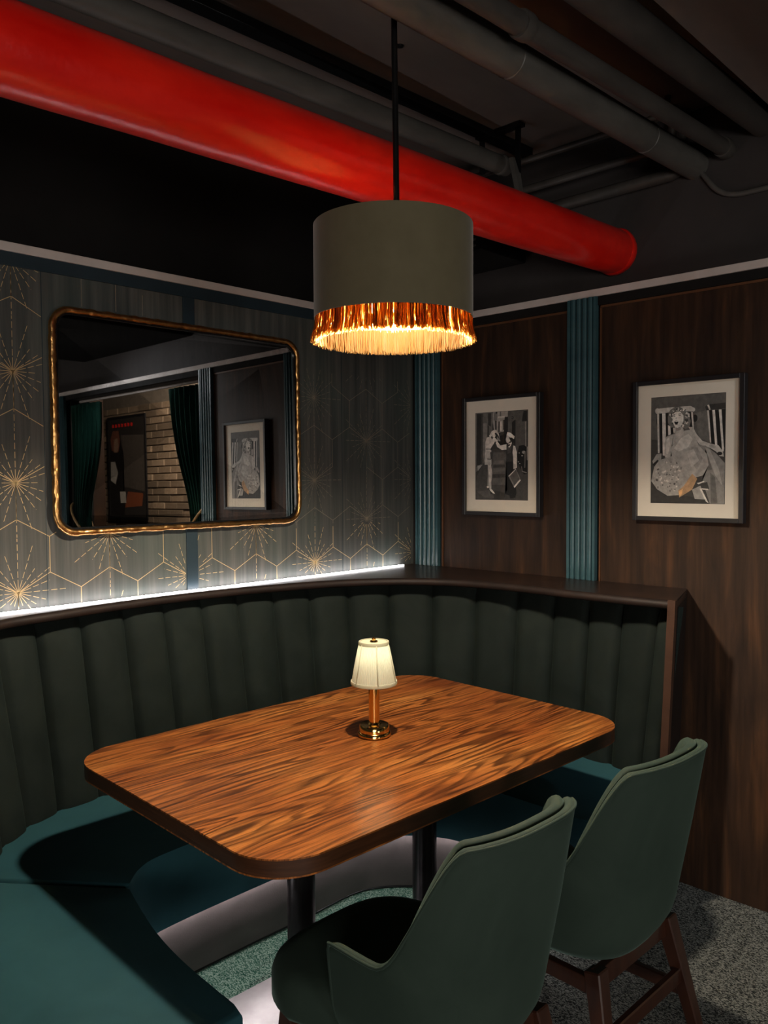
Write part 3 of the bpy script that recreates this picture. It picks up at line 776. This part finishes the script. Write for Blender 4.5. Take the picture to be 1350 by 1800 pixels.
P1 = [
 (95, [(218, 390), (460, 372), (445, 640), (410, 900), (330, 1060), (235, 1165)]), (40, [(236, 398), (300, 394), (300, 1058), (240, 1095)]),
 (62, [(300, 394), (320, 392), (325, 1060), (300, 1062)]), (118, [(325, 520), (380, 515), (375, 880), (330, 1000)]), (45, [(385, 540), (402, 560), (402, 700), (385, 690)]),
 (50, [(388, 385), (430, 382), (428, 560), (392, 540)]), (150, [(455, 368), (650, 355), (645, 520), (610, 620), (500, 650), (470, 600), (450, 480)]),
 (110, [(462, 380), (510, 376), (512, 470), (470, 480)]), (45, [(490, 366), (512, 364), (512, 390), (490, 392)]), (90, [(545, 362), (560, 361), (560, 425), (545, 425)]), (190, [(520, 425), (610, 418), (610, 440), (520, 446)]),
 (60, [(528, 492), (545, 490), (545, 630), (528, 632)]), (205, [(552, 490), (572, 488), (570, 620), (552, 620)]), (55, [(590, 470), (612, 468), (606, 600), (590, 600)]), (60, [(480, 480), (505, 478), (508, 600), (485, 600)]),
 (35, [(610, 430), (655, 430), (650, 640), (640, 700), (615, 760), (560, 740), (540, 690), (600, 660)]), (15, [(545, 680), (640, 700), (640, 790), (560, 800), (520, 770)]),
 (84, [(650, 355), (900, 336), (915, 1190), (760, 1000), (700, 900), (655, 700)]), (32, [(745, 465), (705, 500), (708, 820), (750, 820)]), (60, [(745, 465), (752, 465), (756, 830), (750, 820)]),
 (40, ell(708, 440, 16, 18)), (100, ell(704, 440, 8, 9)), (35, [(850, 350), (895, 345), (895, 480), (830, 490), (835, 430)]), (128, [(868, 490), (884, 490), (892, 900), (878, 900)]), (65, [(890, 480), (902, 480), (908, 880), (896, 880)]),
 (66, [(445, 860), (640, 856), (700, 1000), (915, 1195), (920, 1530), (235, 1525), (240, 1240), (330, 1060)]),
 (88, [(470, 900), (630, 900), (650, 1120), (640, 1330), (450, 1330), (455, 1100)]), (108, [(480, 1010), (610, 1005), (615, 1045), (470, 1055)]), (100, [(480, 1120), (630, 1110), (630, 1150), (470, 1160)]), (58, [(470, 1070), (620, 1060), (625, 1095), (468, 1105)]), (60, [(460, 1190), (630, 1180), (635, 1230), (460, 1240)]),
 (80, [(250, 1420), (420, 1400), (500, 1510), (360, 1500)]), (50, [(500, 1400), (640, 1440), (620, 1520), (480, 1520)]),
 (150, [(255, 1078), (322, 1070), (260, 1152)]),
 (22, ell(610, 720, 50, 60)), (160, [(520, 690), (560, 750), (540, 755), (515, 720)]),
 # woman on the left
 (140, [(395, 1065), (440, 1065), (430, 1230), (418, 1365), (395, 1365), (400, 1200)]), (190, [(398, 1065), (440, 1062), (458, 1170), (445, 1290), (448, 1390), (425, 1395), (412, 1200)]),
 (215, [(425, 1388), (455, 1388), (500, 1448), (450, 1440)]), (30, [(430, 1405), (480, 1452), (440, 1450)]), (205, [(385, 1350), (415, 1350), (420, 1370), (390, 1372)]),
 (175, [(362, 876), (440, 872), (446, 1062), (354, 1066), (350, 1000)]), (110, [(385, 980), (440, 985), (440, 1000), (390, 998)]), (60, [(425, 900), (455, 890), (450, 980), (435, 1000)]),
 (195, [(378, 705), (430, 695), (452, 740), (455, 800), (430, 850), (430, 882), (362, 880), (358, 770)]), (215, [(430, 850), (400, 820), (452, 742), (480, 715), (500, 730), (470, 790)]), (150, [(365, 845), (432, 850), (430, 872), (365, 868)]),
 (40, [(440, 640), (500, 605), (532, 640), (500, 700), (430, 700)]), (205, [(470, 605), (440, 625), (405, 690), (432, 700), (470, 650), (500, 640), (535, 680), (555, 745), (535, 650), (505, 610)]), (225, [(450, 650), (480, 640), (495, 680), (480, 710), (455, 700)]),
 (225, ell(478, 730, 26, 22)), (215, ell(505, 745, 20, 16)),
 # man on the right
 (222, [(498, 770), (520, 755), (560, 808), (640, 790), (640, 862), (580, 868), (520, 830)]),
 (28, [(638, 1008), (738, 1008), (765, 1200), (778, 1440), (765, 1495), (700, 1512), (690, 1470), (632, 1452), (662, 1390), (645, 1200)]),
 (55, [(640, 795), (735, 770), (765, 850), (735, 1020), (640, 1022)]), (75, [(650, 830), (700, 810), (700, 900), (655, 920)]), (225, [(662, 785), (710, 765), (700, 805), (670, 842)]), (20, [(655, 795), (690, 790), (680, 815), (655, 812)]),
 (215, [(728, 808), (752, 815), (775, 900), (778, 1100), (735, 1120), (728, 960), (720, 900)]), (190, [(735, 1050), (775, 1050), (765, 1110), (738, 1118)]),
 (205, [(640, 680), (690, 690), (690, 745), (660, 778), (638, 765), (630, 730)]), (25, [(660, 680), (720, 705), (705, 755), (690, 745), (688, 705)]), (235, [(648, 630), (690, 640), (742, 685), (735, 722), (700, 700), (640, 668)]), (200, [(640, 668), (700, 700), (695, 708), (638, 680)]),
 (118, [(670, 1212), (765, 1112), (832, 1262), (752, 1368)]), (85, [(690, 1215), (765, 1130), (815, 1250), (752, 1330)]), (222, [(818, 1255), (832, 1266), (755, 1368), (744, 1350)]), (200, [(670, 1212), (765, 1112), (770, 1120), (680, 1220)]),
 # motorcycle
 (22, [(800, 810), (860, 800), (905, 830), (912, 1180), (870, 1190), (835, 1120), (790, 1040), (780, 930)]), (150, ell(862, 895, 22, 20)), (95, [(870, 900), (890, 880), (885, 1100), (872, 1100)]), (190, ell(805, 905, 6, 8)), (200, ell(842, 942, 9, 6)), (170, ell(797, 1022, 8, 7)), (180, ell(815, 1045, 6, 6)),
 (120, [(832, 1080), (842, 1085), (850, 1140), (905, 1160), (900, 1172), (845, 1155)]), (185, [(900, 820), (912, 820), (914, 1000), (904, 1000)]),
]
P2_ = [
 (82, [(222, 352), (1028, 303), (1030, 900), (228, 900)]), (58, [(222, 790), (320, 800), (330, 1100), (225, 1300)]), (48, [(228, 1240), (400, 1380), (640, 1400), (860, 1440), (860, 1484), (228, 1460)]), (95, [(700, 520), (850, 480), (870, 830), (760, 780)]),
 (25, ell(710, 570, 26, 40)), (40, ell(300, 600, 20, 50)),
 (178, [(268, 468), (440, 452), (660, 440), (705, 462), (700, 498), (560, 492), (280, 520)]), (185, ell(290, 490, 26, 30)), (170, ell(690, 478, 20, 22)),
 (180, [(288, 518), (308, 518), (322, 935), (302, 937)]), (22, [(312, 518), (345, 516), (362, 940), (332, 942)]), (195, [(345, 516), (383, 514), (392, 700), (382, 965), (358, 960)]), (22, [(383, 514), (414, 512), (420, 745), (392, 760)]), (195, [(412, 640), (440, 652), (447, 738), (418, 748)]), (22, [(440, 655), (472, 665), (475, 735), (447, 738)]), (190, [(472, 668), (488, 672), (490, 725), (478, 728)]),
 (22, [(640, 505), (668, 502), (700, 690), (650, 660)]), (180, [(666, 500), (686, 506), (700, 682), (684, 672)]),
 (48, [(815, 452), (840, 428), (1028, 408), (1028, 470), (830, 490)]), (185, [(838, 432), (858, 428), (874, 480), (860, 486)]), (185, [(838, 490), (858, 490), (886, 832), (872, 832)]), (22, [(860, 490), (892, 487), (926, 855), (888, 838)]), (195, [(892, 487), (920, 485), (952, 880), (926, 857)]), (22, [(920, 485), (958, 482), (1000, 925), (952, 880)]), (195, [(960, 482), (988, 480), (1018, 900), (1014, 930), (1000, 920)]), (22, [(988, 480), (1028, 475), (1028, 880), (1018, 890)]),
 # arms
 (172, [(640, 662), (690, 665), (730, 740), (790, 810), (900, 850), (960, 860), (1010, 930), (1020, 985), (970, 975), (940, 930), (880, 890), (760, 850), (700, 760)]), (35, ell(975, 950, 28, 20)), (150, ell(900, 872, 40, 18, 14, .25)),
 (145, [(240, 1020), (290, 945), (345, 940), (340, 1010), (290, 1030), (250, 1050)]), (30, [(245, 1050), (300, 1005), (330, 1030), (270, 1085)]),
 # tulle, dress
 (122, [(750, 855), (830, 865), (940, 950), (1028, 1050), (1030, 1490), (880, 1485), (800, 1240), (860, 1080)]), (150, [(820, 880), (870, 900), (970, 1120), (1010, 1300), (930, 1180)]), (95, [(880, 1150), (930, 1200), (960, 1480), (890, 1480)]), (100, [(850, 960), (900, 1120), (850, 1130)]),
 (160, [(395, 765), (480, 735), (600, 700), (680, 690), (720, 760), (690, 790), (540, 800), (455, 860), (445, 985), (385, 985), (376, 840)]), (185, [(400, 790), (430, 770), (440, 850), (420, 950), (395, 940)]),
 (155, [(545, 780), (610, 720), (660, 720), (710, 765), (755, 860), (840, 950), (862, 1070), (805, 1180), (620, 1230), (470, 1010), (445, 880)]), (182, [(560, 780), (640, 735), (690, 790), (640, 880), (540, 920), (480, 890)]), (135, [(680, 880), (740, 880), (800, 1000), (740, 1120), (640, 1000)]), (168, [(620, 920), (700, 900), (760, 1020), (680, 1090)]),
 (150, [(320, 1010), (480, 965), (600, 1110), (680, 1200), (560, 1385), (420, 1392), (300, 1320), (230, 1230), (262, 1080)]),
]
rs = random.Random(3)
for _ in range(70):
    x = rs.uniform(270, 590); y = rs.uniform(1030, 1350)
    if (x-430)**2/170**2+(y-1190)**2/170**2 < 1: P2_.append((rs.choice((75, 185, 195, 110, 175)), ell(x, y, rs.uniform(6, 17), rs.uniform(4, 12), 7, rs.uniform(0, 3))))
P2_ += [
 ((165, 135, 105), [(540, 1335), (600, 1290), (690, 1160), (745, 1215), (690, 1330), (600, 1385), (552, 1412)]), ((205, 165, 118), [(545, 1345), (590, 1320), (580, 1385), (555, 1400)]), (150, [(690, 1330), (780, 1290), (840, 1440), (720, 1430)]), (205, [(740, 1262), (820, 1240), (820, 1250), (760, 1275)]), (60, [(780, 1270), (850, 1250), (875, 1330), (800, 1330)]), (200, [(770, 1320), (790, 1320), (850, 1440), (868, 1478), (840, 1460)]), (190, [(790, 1318), (862, 1325), (865, 1338), (795, 1330)]),
 (168, [(490, 655), (570, 640), (600, 720), (560, 760), (500, 745)]), (125, [(500, 672), (560, 660), (560, 690), (510, 705)]),
 (105, [(438, 480), (490, 448), (550, 448), (600, 485), (640, 520), (668, 600), (655, 655), (610, 685), (575, 660), (560, 640), (480, 660), (455, 668), (415, 620), (412, 550)]),
]
for _ in range(60):
    a = rs.uniform(0, 2*PI); x = 540+rs.uniform(70, 118)*math.cos(a); y = 565+rs.uniform(80, 110)*math.sin(a)*.95
    if y < 670: P2_.append((rs.choice((60, 195, 205, 175, 50)), ell(x, y, rs.uniform(10, 20), rs.uniform(4, 8), 8, rs.uniform(0, 3))))
P2_ += [(203, [(468, 530), (500, 500), (550, 498), (588, 540), (588, 600), (565, 645), (525, 672), (492, 655), (468, 610)]), (215, ell(520, 530, 38, 22)), (70, ell(486, 545, 14, 4)), (70, ell(546, 540, 15, 4)), (50, [(474, 530), (498, 524), (498, 530), (474, 537)]), (50, [(532, 522), (562, 520), (562, 527), (532, 529)]), (170, ell(508, 570, 8, 12)), (18, ell(510, 612, 22, 20)), (200, [(495, 598), (528, 596), (524, 606), (498, 606)]), (90, ell(512, 634, 18, 4)),
 (235, ell(485, 700, 5, 16)), (235, ell(583, 650, 5, 18))]
picture('small black-framed photo of a woman and a capped waiter in a street', -.317, -.719, 1.332, 1.842, .050, .052, .052,
        [(218, 390), (900, 335), (920, 1530), (235, 1525)], P1, 55)
picture('black-framed photo of a seated woman in a pale dress by striped deckchairs', -1.125, -1.530, 1.334, 1.846, .052, .046, .050,
        [(222, 352), (1028, 303), (1030, 1490), (228, 1460)], P2_, 60)

# ---------------------------------------------------------------- pipes under the ceiling
def xpipe(name, y, z, r, x0, x1, mat, label, collars=(), cat='pipe', slope=.03, coll_w=.012, coll_r=1.08, seg=32):
    root = thing(name, label, cat, (x1, y, z), 0)
    root.rotation_euler = (0, -math.atan(slope), 0)
    L_ = x1-x0; bm = bmesh.new(); n = 90; rs_ = random.Random(int(r*1e4))
    dents = [(rs_.uniform(0, n), rs_.uniform(0, 2*PI), rs_.uniform(-.02, .012)) for _ in range(26)]
    def rf_(i, t): return r*(1+sum(a_*math.exp(-((i-c_)/2.2)**2)*max(0, math.cos(t-p_))**3 for c_, p_, a_ in dents))
    tube(bm, [(-L_+L_*k/n, 0, 0) for k in range(n+1)], r, seg, rfun=rf_)
    obj('pipe_body', bm, mat, root, smooth=40)
    for c_ in collars:
        rr = r*coll_r; cx = c_-x1
        obj('collar', tube(bmesh.new(), [(cx-coll_w, 0, 0), (cx-coll_w*.6, 0, 0), (cx+coll_w*.6, 0, 0), (cx+coll_w, 0, 0)], rr, seg, rfun=lambda i, t: rr*((.95 if i in (0, 3) else 1)+.012*math.sin(5*t)+.008*math.sin(11*t))), mat, root, smooth=40)
    return root
xpipe('red_pipe', -.96, 2.388, .0865, -4.6, UR-.002, red_paint, 'thick glossy red pipe crossing below the ceiling', (UR-.022,), slope=.03, coll_w=.017, coll_r=1.05)
xpipe('ceiling_pipe', -1.275, 2.645, .049, -4.6, UR-.002, pipe_grey, 'thick grey painted pipe nearest the pendant rod', (-1.03, -.25), slope=.027, coll_w=.006, coll_r=1.04)
xpipe('ceiling_pipe', -1.395, 2.668, .028, -4.6, UR-.002, pipe_dark, 'thin dark pipe between two thicker ceiling pipes', (-1.15, .11), slope=.045, coll_w=.02, coll_r=1.25)
xpipe('ceiling_pipe', -1.515, 2.73, .046, -4.6, UR-.002, pipe_dark, 'thick dark pipe against the lowered soffit', (), slope=.035)
xpipe('ceiling_pipe', -.60, 2.752, .036, -4.6, -.10, pipe_grey, 'slim grey pipe just behind the red pipe', (-.14,), slope=.033, coll_w=.012, coll_r=1.1)
# flat black channel on the ceiling, with the hanger at its end
root = thing('ceiling_channel', 'flat black channel strip running along the ceiling', 'channel', (-1.0, -.585, CZ-.03), -.036)
obj('strip', B((-3.4, -.028, 0), (1.02, .028, .028), .002), black_metal, root)
root = thing('pipe_hanger', 'black forked hanger bracket at the end of the slim grey pipe', 'bracket', (-.22, -.70, 2.60))
bm = bmesh.new(); box(bm, (-.006, -.05, .0), (.006, -.03, .248), .001); box(bm, (-.006, .12, .10), (.006, .14, .248), .001); box(bm, (-.02, -.06, .235), (.02, .15, .248), .001)
obj('strap', bm, black_metal, root)
bm = bmesh.new(); hexa(bm, [(-.05, -.09, -.06), (-.03, -.09, -.06), (-.03, -.07, -.06), (-.05, -.07, -.06), (-.02, -.03, .12), (.02, -.03, .12), (.02, -.01, .12), (-.02, -.01, .12)])
obj('fork', bm, pipe_grey, root)
# conduits running along the right wall, end-on between ceiling and red pipe
for k, (x, z, r, y0, y1, lab) in enumerate(((-.05, 2.78, .011, -.2, -1.22, 'uppermost thin black conduit above the red pipe end'), (.04, 2.70, .016, -.15, -1.20, 'middle black conduit above the red pipe end'), (.10, 2.62, .024, -.15, -1.21, 'lowest and thickest black conduit above the red pipe end'))):
    tag(obj('conduit', tube(bmesh.new(), [(x, .099, z), (x, (y0+y1)/2, z-.004), (x, y1, z), (x+.012, y1-.025, z+.01), (x+.02, y1-.03, CZ-.001)], r, 12), pipe_dark, None, smooth=40), lab, 'conduit')
pts = catmull([(UR-.012, -1.27, 2.66), (UR-.012, -1.31, 2.60), (UR-.012, -1.36, 2.535), (UR-.012, -1.42, 2.505), (UR-.012, -1.52, 2.50), (UR-.012, -1.8, 2.505), (UR-.012, -2.09, 2.505)], 6)
tag(obj('cable', tube(bmesh.new(), pts, .010, 10), pipe_grey, None, smooth=True), 'bent grey cable clipped to the upper right wall', 'cable')
# black grille box behind the pendant on the left of the red pipe end
root = thing('ceiling_vent', 'black slatted vent box behind the red pipe, beside the pendant shade', 'vent', (-.06, -.34, 2.42))
obj('vent_box', B((-.12, -.20, 0), (.19, .20, .12), .003), black_metal, root)
for k in range(4): obj('slat', B((-.128, -.17, .018+.024*k), (-.1205, .17, .026+.024*k), .001, 1), pipe_dark, root)
bm = lathe(bmesh.new(), [(0, -.004), (.010, -.004), (.012, 0), (0, 0)], 16)
o = obj('ceiling_bolt', bm, black_metal, None, smooth=30); o.location = (-.95, -.80, CZ-.001); tag(o, 'small black bolt in the ceiling near the pendant rod', 'bolt', None)
o2 = o.copy(); COL.objects.link(o2); o2.location = (-.42, -1.05, CZ-.001); o2['label'] = 'small black bolt in the ceiling close to the thick grey pipe'

# ---------------------------------------------------------------- what the mirror shows: opening with curtains, poster
def curtain(yc, w, label, side):
    root = thing('curtain', label, 'curtain', (.04, yc, 0), 0)
    rows = []; n = 120
    for j in range(31):
        v = j/30; z = 2.10*v+.012
        k = 1-.52*math.exp(-((z-1.24)/.42)**2)     # gathered at the tie
        row = []
        for i in range(n+1):
            u = i/n; yy = (u-.5)*w*k+side*(w*.5*(1-k)); f = .036*(.55+.45*k)
            row.append(Vector((f*math.sin(u*2*PI*7+.5*math.sin(v*4))+.006*math.sin(u*50+v*3), yy+.006*math.sin(u*2*PI*14), z)))
        rows.append(row)
    bm = bmesh.new(); grid(bm, rows); bmesh.ops.solidify(bm, geom=bm.faces[:], thickness=.003)
    obj('drape', bm, curtain_mat, root, smooth=True)
    pts = [(-.06*math.sin(t), side*(w*.26)+(w*.27)*math.cos(t), 1.24+.12*math.cos(t)*side) for t in [2*PI*k/32 for k in range(32)]]
    obj('tieback', tube(bmesh.new(), pts, .009, 8, closed=True), rope_mat, root, smooth=True)
    return root
curtain(-2.0, .42, 'green velvet curtain tied back beside the fluted pilaster nearest the photos', 1)
curtain(-3.375, .47, 'green velvet curtain tied back on the far side of the opening', -1)
root = thing('curtain_rail', 'slim pale metal rail over the curtained opening', 'rail', (.085, -2.52, 2.145))
obj('rail', tube(bmesh.new(), [(0, -1.05, -.001), (0, .70, -.001)], .009, 10), white_trim, root, smooth=True)
# poster on the brick wall
root = thing('poster', 'tall dark poster of a standing man on the brick wall', 'poster', (1.480, -5.42, 1.14))
obj('board', B((-.004, -.40, 0), (.008, .40, 1.10), .001), frame_black, root)
bm = bmesh.new(); cl_ = bm.loops.layers.float_color.new('Col')
def pp(c_, poly, k):
    vs_ = [bm.verts.new((-.0045-k*.0002, y, z)) for y, z in poly]; f = bm.faces.new(vs_)
    for l_ in f.loops: l_[cl_] = (*c_, 1)
pp((.035, .028, .024), [(-.38, .03), (.38, .03), (.38, 1.07), (-.38, 1.07)], 0)
pp((.10, .08, .065), [(-.05, .35), (.36, .30), (.36, .88), (-.10, .90)], 1)
pp((.30, .08, .03), [(-.05, .13), (.30, .15), (.33, .28), (.02, .30)], 2)
pp((.012, .008, .007), [(-.36, .05), (-.06, .05), (-.08, .45), (-.05, .70), (-.12, .86), (-.30, .86), (-.37, .60)], 3)
pp((.20, .07, .04), [(-.30, .74), (-.16, .72), (-.12, .84), (-.15, .95), (-.27, .95), (-.33, .86)], 4)
pp((.34, .20, .13), [(-.26, .72), (-.18, .72), (-.15, .80), (-.18, .87), (-.25, .86)], 5)
pp((.55, .50, .44), [(-.34, .42), (-.24, .38), (-.18, .50), (-.24, .62), (-.33, .62)], 6)
pp((.60, .55, .48), [(-.14, .18), (-.02, .18), (-.03, .30), (-.15, .30)], 7)
for k in range(7): pp((1.0, .03, .02), [(-.28+k*.065, .985), (-.24+k*.065, .985), (-.24+k*.065, 1.015), (-.28+k*.065, 1.02)], 8)
bmesh.ops.triangulate(bm, faces=bm.faces[:]); obj('poster_print', bm, print_mat, root, recalc=False)
